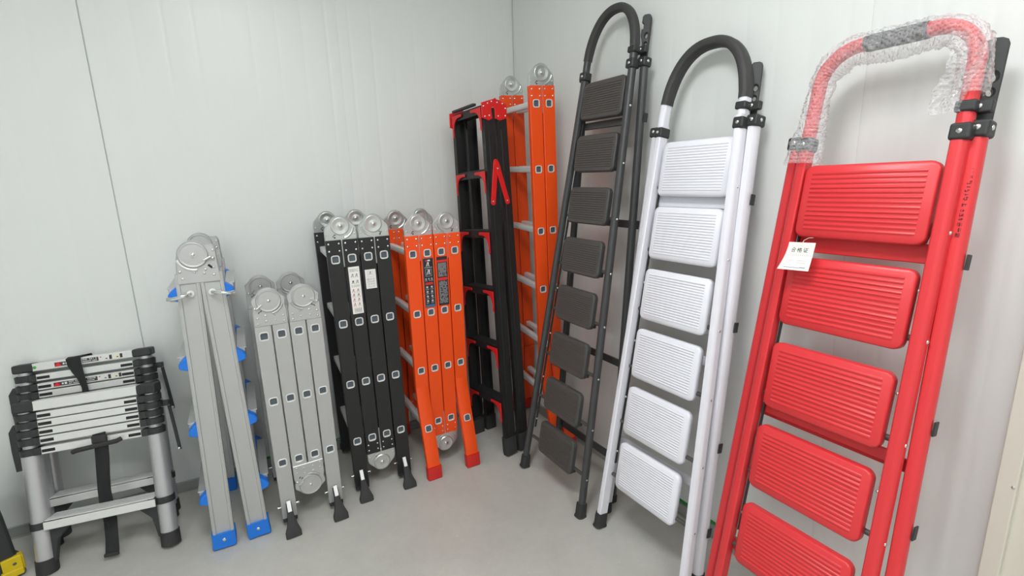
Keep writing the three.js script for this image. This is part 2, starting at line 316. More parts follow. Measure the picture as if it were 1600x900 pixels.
const blackFold = foldingLadder('folding_ladder', 'black hinged folding ladder with chrome hinge heads and two white paper stickers', {
  pos: [-1.054, .004, .481], rot: [.016, -.021, .016], pu: .068, rows: [.262, .545, .828, 1.111], w: .405, rail: M.blackRail, top: 1.193, outerBottom: .03, innerBottom: .178,
  hingeTop: 1.25, hingeLow: .122, hinge: 'egg', hingeMat: M.zinc, foot: 'splayed', plug: M.plug, rivetsTop: [1.178, 1.147], rivetsLow: [.226, .198] });
const orangeFold = foldingLadder('folding_ladder', 'short orange hinged folding ladder with dark instruction labels and outer legs kinked forward', {
  pos: [-.724, .0, .465], rot: [.017, .008, .007], pu: .069, rows: [.25, .535, .819, 1.103], w: .375, rail: M.orange, top: 1.187, outerBottom: .004, innerBottom: .17,
  hingeTop: 1.243, hingeLow: .114, hinge: 'egg', hingeMat: M.zinc, foot: 'sleeve', footMat: M.redCap, flare: .1, kink: .45, plug: M.plug, rivetsTop: [1.172, 1.14], rivetsLow: [.215, .188] });
// labels on the black and the short orange ladder
const scribble = (g, x0, y0, x1, y1, rows, col) => { g.fillStyle = col; const h = (y1 - y0) / rows; for (let r = 0; r < rows; r++) { let x = x0; while (x < x1 - 4) { const w = 3 + rnd() * 12; if (rnd() < .86) g.fillRect(x, y0 + r * h + h * .2, Math.min(w, x1 - x), h * .52); x += w + 2; } } };
const figure = (g, x, y, s, col) => { g.strokeStyle = col; g.lineWidth = s * .09; g.beginPath(); g.moveTo(x, y + s); g.lineTo(x + s * .4, y); g.lineTo(x + s * .8, y + s); for (let k = .3; k < 1; k += .25) { g.moveTo(x + s * .4 - s * .4 * k, y + s * k); g.lineTo(x + s * .4 + s * .4 * k, y + s * k); } g.stroke(); g.fillStyle = col; g.beginPath(); g.arc(x + s * .62, y + s * .12, s * .12, 0, 7); g.fill(); g.fillRect(x + s * .55, y + s * .22, s * .14, s * .42); };
{
  const a = canvasMat(128, 560, (g, w, h) => { g.fillStyle = '#edebe6'; g.fillRect(0, 0, w, h); scribble(g, 12, 22, 116, 58, 3, '#9a9a98'); for (const [x, y] of [[22, 82], [70, 82], [22, 160], [72, 158]]) figure(g, x, y, 42, '#777'); g.fillStyle = '#444'; g.beginPath(); g.arc(40, 172, 9, 0, 7); g.fill(); scribble(g, 14, 212, 114, 240, 2, '#aaa'); for (let r = 0; r < 4; r++) for (const x of [18, 74]) { figure(g, x, 262 + r * 56, 34, r === 1 && x > 50 ? '#333' : '#9c4a4a'); scribble(g, x, 300 + r * 56, x + 40, 308 + r * 56, 1, '#c98a8a'); } g.fillStyle = '#555'; for (let x = 30; x < 104; x += 5 + (x * 7 % 4)) g.fillRect(x, 498, 2 + x % 3, 40); g.strokeStyle = '#999'; g.strokeRect(24, 492, 84, 52); });
  part('sticker', rbox(.046, .209, .0012, -.033, .969, .0006, .0004), M.paper, blackFold); part('sticker_print', quadPlane(.045, .208, -.033, .969, .0014), a, blackFold.children.at(-1));
  const b = canvasMat(128, 240, (g, w, h) => { g.fillStyle = '#e9e7e3'; g.fillRect(0, 0, w, h); g.strokeStyle = '#8b8b8b'; g.lineWidth = 2; g.strokeRect(30, 22, 66, 70); figure(g, 44, 26, 40, '#777'); for (const y of [110, 170]) { for (let x = 20; x < 110; x += 32) { g.beginPath(); g.arc(x + 12, y + 14, 13, 0, 7); g.stroke(); figure(g, x + 6, y + 6, 14, '#888'); } scribble(g, 16, y + 34, 112, y + 54, 2, '#aaa'); } });
  part('sticker', rbox(.046, .085, .0012, .035, 1.011, .0006, .0004), M.paper, blackFold); part('sticker_print', quadPlane(.045, .084, .035, 1.011, .0014), b, blackFold.children.at(-1));
  const c = canvasMat(160, 720, (g, w, h) => { g.fillStyle = '#222325'; g.fillRect(0, 0, w, h); g.strokeStyle = '#77797a'; g.lineWidth = 5; g.strokeRect(4, 4, w - 8, h - 8); g.fillStyle = '#d4231c'; g.fillRect(38, 24, 26, 26); g.fillStyle = '#ddd'; g.fillRect(72, 24, 40, 22); figure(g, 46, 58, 64, '#e8e8e8'); scribble(g, 20, 128, 140, 142, 1, '#ddd'); g.strokeStyle = '#aaa'; g.strokeRect(34, 160, 90, 100); figure(g, 48, 168, 74, '#e4e4e4'); for (const x of [24, 68, 112]) { g.fillStyle = '#aab'; g.beginPath(); g.arc(x + 10, 300, 13, 0, 7); g.fill(); scribble(g, x - 4, 318, x + 30, 334, 1, '#ccc'); } g.fillStyle = '#d8261f'; g.fillRect(22, 352, 116, 34); for (let r = 0; r < 4; r++) for (const x of [22, 92]) { g.fillStyle = '#ddd'; g.beginPath(); g.arc(x + 22, 420 + r * 68, 15, 0, 7); g.fill(); figure(g, x + 14, 412 + r * 68, 16, '#333'); scribble(g, x, 440 + r * 68, x + 48, 462 + r * 68, 2, '#bbb'); } g.fillStyle = '#3f6a95'; g.fillRect(12, 680, w - 24, 34); });
  part('sticker', rbox(.052, .236, .0012, -.0345, .9615, .0006, .0004), M.slot, orangeFold); part('sticker_print', quadPlane(.0515, .2355, -.0345, .9615, .0014), c, orangeFold.children.at(-1));
  const d = canvasMat(160, 720, (g, w, h) => { g.fillStyle = '#26272a'; g.fillRect(0, 0, w, h); g.fillStyle = '#e0302a'; g.fillRect(6, 46, w - 12, 34); g.fillRect(6, 306, w - 12, 40); scribble(g, 14, 90, w - 14, 292, 11, '#b8b9ba'); scribble(g, 14, 358, w - 14, 690, 18, '#b0b1b2'); });
  part('sticker', rbox(.052, .236, .0012, .0345, .9615, .0006, .0004), M.slot, orangeFold); part('sticker_print', quadPlane(.0515, .2355, .0345, .9615, .0014), d, orangeFold.children.at(-1));
}
foldingLadder('folding_ladder', 'tall orange two-section hinged ladder in the corner behind the black and red step ladder', {
  pos: [-.125, .037, .562], rot: [.037, -.101, .043], pu: .067, rows: [.245, .542, .84, 1.137, 1.435, 1.732], w: .37, rail: M.orange, top: 1.81, n: 2, tail: -.035, outerBottom: -.035,
  hingeTop: 1.865, hinge: 'egg', hingeMat: M.zinc, foot: 'sleeve', footMat: M.redCap, flare: .13, kink: .4, plug: M.plug, rivetsTop: [1.795, 1.765] }).children;

// ------------------------------------------------------------------ silver ladder with blue brackets
{
  const t = thing('articulated_ladder', 'silver articulated ladder with bright blue step brackets and blue feet, folded upright', 'ladder', [-1.66, 0, .56], [-.01, 0, 0]);
  const W = .43;
  for (const side of [0, 1]) for (const s of [-1, 1]) {
    const z = side ? -W : 0, k = side ? .94 : 1, x0 = s * .061 * k, x1 = s * .0365, H = 1.12;
    const prof = [[-.037, -.016], [.037, -.016], [.037, .016], [.031, .018], [.026, .018], [.024, .013], [-.024, .013], [-.026, .018], [-.031, .018], [-.037, .016]];
    const r = part('rail', sweep(prof, [[x0, .035, z - .016], [x1, H, z - .016]], [1, 0, 0], { crease: .3 }), M.alu, t);
    part('inner_rail', sweep(roundRect(.05, .018, .002, 1), [[x0 * .99, .04, z - .043], [x1, H - .1, z - .043]], [1, 0, 0]), M.alu, t);
    const f = part('foot', sweep(roundRect(.084, .058, .008, 2), [[x0, .07, z - .022], [x0 + s * .001, .02, z - .022], [x0 + s * .003, .006, z - .022], [x0 + s * .003, 0, z - .02]], [1, 0, 0]), M.blue, t);
    if (!side) part('foot_screw', dome(.007, x0, .042, z + .0065, 'z', .5), M.chrome, f);
    for (const y of [1.05, .787, .52, .229]) {
      const xr = s * (.0365 + (.061 * k - .0365) * (1 - (y - .035) / 1.085) + .037), zc = side ? z + .02 : z - .025;
      const q = (a, b) => [xr + s * a, y + b];
      let o = [q(-.002, -.032), q(.004, -.027), q(.025, -.019), q(.029, -.012), q(.028, .0), q(.019, .01), q(.004, .023), q(-.002, .025)]; if (s < 0) o = o.reverse();
      part('step_bracket', plate(o, .045, zc + .022, { bevel: .003 }), M.blue, t);
    }
  }
  for (const s of [-1, 1]) for (const y of [1.05, .787, .52, .229]) {
    const xr = s * (.0365 + .0238 * (1 - (y - .035) / 1.085) + .037);
    part('rung', [rbox(.027, .05, W - .085, xr + s * .016, y - .008, -W / 2 - .002, .004), rbox(.032, .004, W - .085, xr + s * .017, y + .017, -W / 2 - .002, .001)], M.alu, t);
  }
  for (const side of [0, 1]) {
    const z = side ? -W + .002 : .0035, H = new THREE.Group(); H.name = 'hinge'; t.add(H);
    const o = [[-.07, -.105], [.07, -.105], [.066, -.03], [.0645, .014], [.061, .025], [.054, .032], ...arc(-.008, 0, .05, 38, 178, 16), [-.061, -.01], [-.064, -.035]].map(p => [p[0], p[1] + 1.188]);
    part('hinge_plate', plate(o, .04, z, { bevel: .004 }), M.alu, H);
    part('hinge_disc', new THREE.LatheGeometry([[0, .007], [.0375, .007], [.039, .006], [.0425, .0085], [.046, .0075], [.048, 0]].map(p => new THREE.Vector2(...p)), 44).rotateX(Math.PI / 2).translate(-.008, 1.188, z - .001), M.alu, H);
    part('hinge_rivet', [cyl(.009, .009, .003, -.008, 1.188, z + .007, 'z', 16), dome(.0065, -.008, 1.188, z + .008, 'z', .6)], M.chrome, H);
    const rv = []; for (const [x, y] of [[-.055, -.058], [-.012, -.064], [-.05, -.084], [.024, -.056], [.05, -.05], [.048, -.078], [.055, .012], [.018, -.07]]) rv.push(dome(.0048, x, 1.188 + y, z, 'z', .6)); each('rivet', rv, M.zinc, H);
    part('lock_lever', [rbox(.03, .008, .008, 0, 0, 0, .003)  .rotateZ(.5).translate(.034, 1.172, z + .01), dome(.006, .052, 1.172, z + .006, 'z', .9)], M.chrome, H);
    each('lock_slot', [rbox(.018, .008, .001, 0, 0, 0, .0004).rotateZ(-.8).translate(.04, 1.142, z + .0006)], M.slot, H);
    part('curved_lip', sweep(circle(.005, 8), arc(-.006, 1.188, .054, 195, 275, 12).map(p => [p[0], p[1], z + .001]), [0, 0, 1]), M.aluBright, H);
  }
  for (const s of [-1, 1]) {
    const y = 1.048, xc = s * .04;
    const p = part('lock_pin', [sweep(circle(.0068, 10), [[xc - s * .006, y, -.005], [xc - s * .004, y + .001, .012], [xc + s * .006, y - .001, .024], [xc + s * .024, y - .005, .029], [xc + s * .05, y - .009, .027], [xc + s * .064, y - .008, .018]], [0, 1, 0])], M.chrome, t);
    part('pin_collar', cyl(.013, .012, .008, xc - s * .006, y, .003, 'z', 18), M.aluBright, p);
    part('pin_lining', rbox(.012, .012, .012, s * .084, y + .004, -.012, .002), M.redCap, p);
  }
}

// ------------------------------------------------------------------ telescopic ladders
function ribbon(pts, wd, th = .002) { // pts: [x, y, z, width factor, twist]
  const g = sweep(roundRect(wd, th, .0008, 1), pts.map(p => p.slice(0, 3)), [1, 0, 0], { crease: .8, scale: q => { const i = q * (pts.length - 1), a = Math.floor(i), f = i - a, A = pts[a][3] ?? 1, B = pts[Math.min(a + 1, pts.length - 1)][3] ?? 1; return [A + (B - A) * f, 1]; } });
  return g;
}
function telescopic(label, pos, rot, o) {
  const t = thing('telescopic_ladder', label, 'ladder', pos, rot);
  const X = .205, U = .172;
  for (const s of [-1, 1]) {
    part('tube', cyl(.0305, .0305, o.low - .02, s * X, (o.low - .02) / 2 + .02, 0, 'y', 28), M.tubeAlu, t);
    part('tube_core', cyl(.022, .022, o.top - o.low, s * X, (o.low + o.top) / 2, 0, 'y', 24), M.tubeAlu, t);
    part('foot', [cyl(.0345, .0335, .055, s * X, .0275, 0, 'y', 24)], M.rubber, t);
    part('clamp_collar', [cyl(.0335, .0335, .026, s * X, .187, 0, 'y', 24), rbox(.05, .03, .045, s * (X - .03), .187, 0, .004)], M.plastic, t);
    for (const y of o.rungs) part('collar', [cyl(.0325, .0335, .024, s * X, y, 0, 'y', 24), rbox(.034, .028, .044, s * (X - .026), y, .004, .003), cyl(.029, .029, .0015, s * X, y + .0135, 0, 'y', 20)], M.plastic, t);
    part('top_cap', [rbox(.07, o.topH, .06, s * (X - .006), o.topY, 0, .007)], M.plastic, t);
    if (s > 0 && o.ribbed) { const rb = []; for (let i = 0; i < 8; i++) rb.push(rbox(.004, o.topH * .8, .004, X - .03 + i * .0075, o.topY, .03, .001)); part('cap_ribs', rb, M.plastic, t.children.at(-1)); }
    // second leg of the folded frame
    if (!o.rear) continue;
    part('rear_tube', cyl(.025, .025, o.low - .05, s * (X - .006), (o.low - .05) / 2 + .025, o.rear, 'y', 24), M.tubeAlu, t);
    part('foot', [cyl(.03, .029, .05, s * (X - .006), .027, o.rear, 'y', 20)], M.rubber, t);
    part('clamp_collar', [cyl(.028, .028, .024, s * (X - .006), .165, o.rear, 'y', 20), rbox(.04, .026, .04, s * (X - .034), .165, o.rear, .004)], M.plastic, t);
  }
  for (const y of o.rungs) {
    const r = part('rung', [rbox(2 * U, .0275, .046, 0, y, .0, .0025)], M.aluBright, t);
    for (const s of [-1, 1]) {
      const b = part('release_button', rbox(.042, .0115, .003, s * (U - .032), y - .001, .0225, .001), M.slot, r);
    }
  }
  part('top_rung', [rbox(2 * U, o.topH * .93, .056, 0, o.topY, 0, .004)], M.aluBright, t);
  // bottom tread: a sloping top and an upright lip
  const step = part('bottom_tread', [rbox(2 * U + .02, .03, .006, 0, .186, .034, .002), rbox(2 * U + .01, .004, .075, 0, .206, -.004, .001).rotateX(0), rbox(2 * U + .01, .03, .004, 0, .19, -.04, .001)], M.aluBright, t);
  part('tread_groove', [-.02, -.008, .004, .016].map(z => rbox(2 * U, .002, .003, 0, .2088, z, .0006)), M.alu, step);
  if (o.rear) part('bottom_tread', [rbox(2 * U - .02, .028, .006, 0, .166, o.rear + .03, .002), rbox(2 * U - .03, .004, .05, 0, .184, o.rear + .004, .001)], M.aluBright, t);
  each('brace_plate', [plate([[-X + .026, .17], [-X + .095, .17], [-X + .05, .12], [-X + .036, .04], [-X + .026, .04]], .02, .012, { bevel: .002 }), plate([[X - .026, .17], [X - .026, .04], [X - .036, .04], [X - .05, .12], [X - .095, .17]], .02, .012, { bevel: .002 })], M.plastic, t);
  // hook on the left side, folded brace arm on the right
  part('side_hook', sweep(roundRect(.012, .03, .003, 2), [[-X - .02, o.hookY, -.012], [-X - .045, o.hookY - .002, -.014], [-X - .052, o.hookY - .015, -.014], [-X - .05, o.hookY - .09, -.014], [-X - .044, o.hookY - .165, -.014]], [0, 0, 1]), M.plastic, t);
  const arm = part('brace_arm', [sweep(roundRect(.007, .012, .002, 1), [[X + .045, o.armY, -.03], [X + .054, o.armY - .1, -.034], [X + .064, o.armY - .195, -.03]], [0, 0, 1]), rbox(.05, .022, .03, X + .026, o.armY + .008, -.024, .004)], M.plastic, t);
  part('arm_pin', [dome(.006, X + .064, o.armY - .188, -.02, 'z', .7), dome(.006, X + .046, o.armY, -.02, 'z', .7)], M.zinc, arm);
  return t;
}
const telFront = telescopic('front collapsed telescopic ladder of silver tubes and white rungs with black collars', [-2.116, .004, .383], [-.209, -.203, .03],
  { low: .462, top: .66, rungs: [.603, .572, .54, .508, .469], topY: .642, topH: .04, ribbed: true, rear: 0, hookY: .565, armY: .56 });
const telRear = telescopic('rear collapsed telescopic ladder standing against the wall with red and black labels on its rungs', [-2.142, .004, .196], [-.187, -.135, .02],
  { low: .54, top: .75, rungs: [.699, .661, .629, .597, .565], topY: .742, topH: .034, rear: -.07, hookY: .655, armY: .665 });
{
  const lab = () => canvasMat(512, 48, (g, w, h) => { g.fillStyle = '#e4e4e1'; g.fillRect(0, 0, w, h); g.fillStyle = '#3b3c3d'; g.fillRect(4, 4, 318, 40); g.fillStyle = '#7d1820'; g.fillRect(4, 4, 50, 40); g.fillStyle = '#e2242f'; g.beginPath(); g.moveTo(8, 41); g.quadraticCurveTo(28, -22, 50, 41); g.fill(); g.fillStyle = '#e0e0e0'; g.fillRect(62, 14, 14, 18); g.fillRect(82, 12, 18, 22); scribble(g, 112, 6, 314, 42, 2, '#d6d6d6'); g.fillStyle = '#cf5b5b'; g.fillRect(332, 8, 12, 10); g.fillStyle = '#333'; g.fillRect(374, 28, 14, 9); g.fillRect(402, 3, 20, 42); g.fillStyle = '#e9e6cf'; g.fillRect(426, 3, 56, 42); g.fillStyle = '#333'; g.fillRect(456, 26, 14, 9); g.fillRect(482, 2, 20, 42); });
  part('label', quadPlane(.235, .02, .02, .742, .0288), lab(), telRear); part('label', quadPlane(.235, .0195, .005, .661, .0236), lab(), telRear);
  part('sticker_dot', cyl(.006, .006, .001, -.16, .742, .0286, 'z', 14), std({ color: 0x4ca64a, roughness: .5 }), telRear);
  // webbing straps
  const wrap = (name, label, host, geos) => { const o = new THREE.Group(); o.name = numbered(name); o.position.copy(host.position); o.rotation.copy(host.rotation); scene.add(o); part('webbing', geos, M.webbing, o); return tag(o, label, 'strap'); };
  const s1 = wrap('webbing_strap', 'short black webbing strap looped over the top rung of the rear telescopic ladder', telRear, [ribbon([[-.006, .745, -.032, 1], [-.008, .762, -.028, 1], [-.02, .7625, 0, 1.1], [-.03, .763, .026, 1.2], [-.031, .758, .034, 1.2], [-.03, .735, .0345, 1.1], [-.022, .705, .036, .9], [-.012, .67, .037, .62], [-.006, .635, .038, .5], [-.004, .6, .04, .55], [0, .575, .042, .5]], .042)]);
  const s2 = wrap('webbing_strap', 'long black webbing strap hanging from the front telescopic ladder down to the floor', telFront, [ribbon([[.026, .5, .028, 1], [.028, .48, .03, 1], [.03, .45, .03, 1.05], [.024, .4, .022, 1.05], [.01, .33, .002, 1], [-.008, .26, -.03, 1], [-.016, .2, -.05, 1.1], [-.006, .13, -.04, 1.05], [.0, .07, -.02, 1], [.008, .03, .006, 1.05], [.01, .018, .018, 1.1]], .044)]);
  part('strap_grip', [sweep(circle(.009, 10), [[-.06, .446, .038], [-.045, .45, .04], [.025, .456, .042], [.085, .46, .04], [.1, .466, .036]], [0, 0, 1]), rbox(.05, .03, .012, .028, .478, .034, .004)], M.rubber, s2);
  part('strap_end', [rbox(.05, .014, .01, .01, .018, .02, .003)], M.rubber, s2);
}

// ------------------------------------------------------------------ black and red step ladder in the corner
{
  const t = thing('step_ladder', 'closed black step ladder with red corner brackets and red spreader bars', 'ladder', [-.458, .006, .415], [-.051, .132, -.005]);
  const hw = v => .1425 - .013 * v, rw = .026;
  const C = (d) => { // C channel profile: a across the frame (x), b along z
    return [[0, 0], [d, 0], [d, rw], [d - .004, rw], [d - .004, .004], [.004, .004], [.004, rw], [0, rw]]; };
  for (const s of [1, -1]) for (const k of [0, 1]) {
    const d = k ? .058 : .062, x = k ? .074 : 0, dx = k ? .012 : 0;
    const pts = [.05, 1.75].map(v => V(x + dx * (1 - v / 1.75), v, s * (hw(v) + rw)));
    const g = sweep(C(d).map(q => [q[0], -s * q[1]].map((a, i) => a)), pts, [1, 0, 0], { crease: .3 });
    // the open side looks inwards
    const bb = new THREE.Box3().setFromBufferAttribute(g.attributes.position); const zc = (bb.min.z + bb.max.z) / 2;
    const want = s * (hw(.9) + rw / 2); g.translate(0, 0, 0);
    const r = part('rail', g, M.blackRail, t);
    part('rail_rib', [sweep(roundRect(.02, .004, .001, 1), [.08, 1.65].map(v => V(x + dx * (1 - v / 1.75) + d / 2, v, s * (hw(v) + rw + .0008))), [1, 0, 0]), ...[.25, .5, .75, 1, 1.25].map(v => dome(.0035, x + dx * (1 - v / 1.75) + d - .006, v, s * (hw(v) + rw + .0002), s > 0 ? 'z' : '-z', .7))], M.blackRail, r);
    const xb = x + dx;
    part('foot', [sweep(roundRect(d + .008, rw + .016, .006, 2), [V(xb + d / 2 - .001, .088, s * (hw(.08) + rw / 2)), V(xb + d / 2, .012, s * (hw(0) + rw / 2 + .001)), V(xb + d / 2 + .002, -.004, s * (hw(0) + rw / 2 + .003))], [1, 0, 0])], M.rubber, t);
  }
  const vs = [1.448, 1.154, .86, .566, .272];
  for (const [i, v] of [1.742, ...vs].entries()) {
    const L = 2 * hw(v), d = .066;
    const st = part(i ? 'step' : 'top_step', [rbox(d, .004, L, d / 2, v + .016, 0, .001), rbox(.004, .038, L, .002, v, 0, .001), rbox(.004, .03, L, d, v, 0, .001)], M.blackRail, t);
    const g = []; for (let k = 0; k < 7; k++) g.push(rbox(.004, .003, L - .01, .008 + k * .0085, v + .019, 0, .001)); part('tread_ribs', g, M.black, st);
    for (const s of [-1, 1]) {       // red corner gusset below the step end
      const e = s * (hw(v) - .001), R = .055, q = (a, b) => [e - s * a, v + b];
      const bz = []; for (let k = 0; k <= 8; k++) { const f = k / 8, g = 1 - f; bz.push(q(g * g * .058 + 2 * g * f * .004 + f * f * -.004, g * g * -.005 + 2 * g * f * -.006 + f * f * -.06)); }
      let o = [q(-.014, .009), q(.074, .009), q(.078, .002), q(.074, -.005), ...bz, q(-.004, -.092), q(-.009, -.097), q(-.014, -.092)];
      if (s > 0) o = o.reverse();
      const gs = plate(o, .005, 0, { bevel: .0012 }); gs.rotateY(Math.PI / 2); gs.scale(1, 1, -1); // outline x -> z
      const geo = flipIfNeeded(gs); geo.translate(-.0045, 0, 0);
      const b = part('corner_bracket', geo, M.redBracket, t);
      each('rivet', [[-.008, .004], [.03, .004], [.07, .004], [-.009, -.03], [-.0095, -.087]].map(([a, c]) => dome(.0042, -.005, v + c, e - s * a, '-x', .7)), M.chrome, b);
    }
  }
  for (const s of [1, -1]) {
    const z = s > 0 ? hw(1.7) + rw + .006 : -(hw(1.7) + rw), o = [[-.014, 1.70], [.024, 1.688], [.046, 1.7], [.042, 1.74], [.048, 1.752], [.056, 1.752], [.062, 1.74], [.062, 1.7], [.09, 1.692], [.132, 1.705], [.134, 1.765], [.1, 1.785], [.075, 1.788], [.068, 1.796], [.06, 1.79], [-.012, 1.768]];
    const pl = part('top_hinge', plate(o, .006, z, { bevel: .0015 }), M.redBracket, t);
    each('rivet', [[-.002, 1.752], [.022, 1.766], [.045, 1.776], [.078, 1.774], [.108, 1.77], [.124, 1.75], [.004, 1.706], [.028, 1.712], [.08, 1.712], [.122, 1.716]].map(([x, y]) => dome(.0046, x, y, z, s > 0 ? 'z' : '-z', .7)), M.chrome, pl);
    const bar = (a, b) => { const dx = b[0] - a[0], dy = b[1] - a[1], l = Math.hypot(dx, dy), an = Math.atan2(dy, dx) * 180 / Math.PI; return [...arc(a[0], a[1], .0135, an + 90, an + 270, 8), ...arc(b[0], b[1], .0135, an - 90, an + 90, 8)]; };
    const z2 = s > 0 ? hw(1.4) + rw + .004 : -(hw(1.4) + rw);
    if (s > 0) {
      const a = part('spreader_bar', plate(bar([.047, 1.498], [.018, 1.306]), .006, z2 + .005, { bevel: .0012 }), M.redBracket, t); each('rivet', [dome(.005, .018, 1.312, z2 + .005), dome(.005, .052, 1.466, z2 + .011)], M.chrome, a);
      const b = part('spreader_bar', plate(bar([.048, 1.49], [.1, 1.308]), .005, z2 + .0105, { bevel: .0012 }), M.redBracket, t); each('rivet', [dome(.005, .099, 1.313, z2 + .0105)], M.chrome, b);
    }
  }
  part('top_cover', [rbox(.02, .012, .2, -.004, 1.772, -.02, .003)], M.plastic, t);
}
function flipIfNeeded(g) {
  const p = g.attributes.position; let vol = 0; const a = V(), b = V(), c = V();
  for (let i = 0; i < p.count; i += 3) { a.fromBufferAttribute(p, i); b.fromBufferAttribute(p, i + 1); c.fromBufferAttribute(p, i + 2); vol += a.dot(b.clone().cross(c)); }
  if (vol < 0) { for (const at of Object.values(g.attributes)) for (let i = 0; i < p.count; i += 3) for (let k = 0; k < at.itemSize; k++) { const s = at.array, x = (i + 1) * at.itemSize + k, y = (i + 2) * at.itemSize + k; [s[x], s[y]] = [s[y], s[x]]; } }
  return toCreasedNormals(g, .7);
}

// ------------------------------------------------------------------ household step ladders leaning on the right wall
function dProfile(a, b, s) {          // tube flat on the inner side, rounded on the outer; s = +1 right rail, -1 left rail
  const o = [[-a / 2, -b / 2 + .003], [-a / 2, b / 2 - .003], [-a / 2 + .003, b / 2]], n = 8;
  for (let i = 0; i <= n; i++) { const t = Math.PI / 2 - Math.PI * i / n; o.push([a * .08 + a * .42 * Math.cos(t), b / 2 * Math.sin(t)]); }
  o.push([-a / 2 + .003, -b / 2]);
  return o.map(p => [p[0] * s, p[1]]);
}
function stepStool(label, o) {
  const t = thing('step_ladder', label, 'ladder', [o.ox, 0, o.oz], [o.lean, o.turn, o.tilt]);
  const a = o.ra, b = o.rb, lin = (q) => v => q[0] - q[1] * v;
  const F = { '-1': lin(o.fL), '1': lin(o.fR) }, Rr = { '-1': lin(o.rL), '1': lin(o.rR) };
  const d2 = v => o.d0 - o.open * (1 - v / o.clampV);
  const prof = s => o.round ? circle(a / 2, 16, b / a) : dProfile(a, b, s);
  for (const s of [-1, 1]) {
    const rc = F[s], rc2 = Rr[s];
    const fr = part('front_rail', sweep(prof(s), [[s * rc(0), .045, 0], [s * rc(o.gripV0), o.gripV0, 0]], [1, 0, 0], { crease: .5 }), o.rail, t);
    part('rear_rail', sweep(prof(s), [[s * rc2(0), .04, d2(0)], [s * rc2(o.clampV), o.clampV, d2(o.clampV)]], [1, 0, 0], { crease: .5 }), o.rail, t);
    part('foot', sweep(roundRect(1, 1, .3, 3), [[s * rc(.06), .062, 0], [s * rc(.04), .05, 0], [s * rc(.012), .014, 0], [s * rc(0), 0.002, 0]], [1, 0, 0], { scale: q => q < .3 ? [a + .006, b + .006] : q < .8 ? [a + .008, b + .008] : [a + .015, b + .015] }), M.rubber, t);
    part('foot', sweep(roundRect(1, 1, .3, 3), [[s * rc2(.06), .06, d2(.05)], [s * rc2(.04), .045, d2(.04)], [s * rc2(0), o.rearFoot ?? 0, d2(0)]], [1, 0, 0], { scale: q => q < .6 ? [a + .006, b + .006] : [a + .012, b + .012] }), M.rubber, t);
    each('rivet', o.pins.map(v => dome(.0055, s * (rc(v) + a / 2 - .001), v, o.rivetZ ?? 0, s > 0 ? 'x' : '-x', .7)), M.chrome, fr);
    const v = o.clampV, c = part('clamp', [rbox(a + .009, .036, b + .008, s * rc(v - .012), v - .014, 0, .006), rbox(a + .009, .036, b + .008, s * rc2(v), v - .006, d2(v), .006)], M.plastic, t);
    each('clamp_screw', [dome(.0065, s * rc2(v), v - .004, d2(v) + b / 2 + .004, 'z', .5), dome(.006, s * (rc2(v) + a / 2 + .004), v - .004, d2(v), s > 0 ? 'x' : '-x', .5), dome(.006, s * rc(v), v - .014, b / 2 + .004, 'z', .5)], M.chrome, c);
    const lk = part('link_bar', sweep(roundRect(.004, .011, .001, 1), [[s * (rc(o.pins.at(-1)) - a / 2 - .006), o.pins.at(-1) + .05, -.014], [s * (rc(o.pins[0]) - a / 2 - .006), o.pins[0] + .02, -.014]], [1, 0, 0]), M.plastic, t);
    each('link_pin', o.pins.slice(0, -1).map(v2 => dome(.0045, s * (rc(v2) - a / 2 - .007), v2 - o.pitch * .55, -.008, 'z', .8)), M.zinc, lk);
  }
  // sliding lock lever above the right rear rail
  { const rc = F[1], rc2 = Rr[1], v0 = o.clampV + .012, v1 = o.leverTop, zc = d2(o.clampV) - .016, x = rc2(o.clampV) - .012 + (o.leverX ?? 0);
    const outl = [[-.016, v0], [.018, v0], [.019, v0 + .05], [.02, v0 + .09], [.021, v1 - .014], [.017, v1 - .004], [.008, v1], [-.01, v1 - .001], [-.017, v1 - .008], [-.018, v1 - .03], [-.01, v1 - .036], [-.01, v1 - .052], [-.018, v1 - .056], [-.018, v1 - .08], [-.01, v0 + .06]];
    const hs = [[.006, v1 - .035, .0105, .016], [.005, v1 - .08, .007, .01], [.004, v1 - .112, .006, .008]].map(([cx, cy, rx, ry]) => Array.from({ length: 14 }, (_, i) => [cx + rx * Math.cos(i / 14 * 6.2832), cy + ry * Math.sin(i / 14 * 6.2832)]));
    const gg = plate(outl, .018, .009, { holes: hs, bevel: .003 }); gg.scale(o.leverW ?? .9, 1, 1); gg.translate(0, -v0, 0); gg.rotateZ(o.leverTilt ?? .05); gg.translate(0, v0, 0); gg.rotateY(.55); gg.translate(x, 0, zc);
    part('lock_lever', gg, M.plastic, t);
    const c2 = part('clamp', [rbox(a + .008, .024, b + .008, rc(v0), v0 + .026, 0, .005), rbox(rc2(v0) - rc(v0) + .03, .026, .02, (rc(v0) + rc2(v0)) / 2 + .002, v0 + .026, d2(v0) + .012, .004)], M.plastic, t);
    each('clamp_screw', [dome(.006, (rc(v0) + rc2(v0)) / 2 + .006, v0 + .027, d2(v0) + .022, 'z', .5)], M.chrome, c2);
  }
  // steps
  const cu = o.stepU ?? 0;
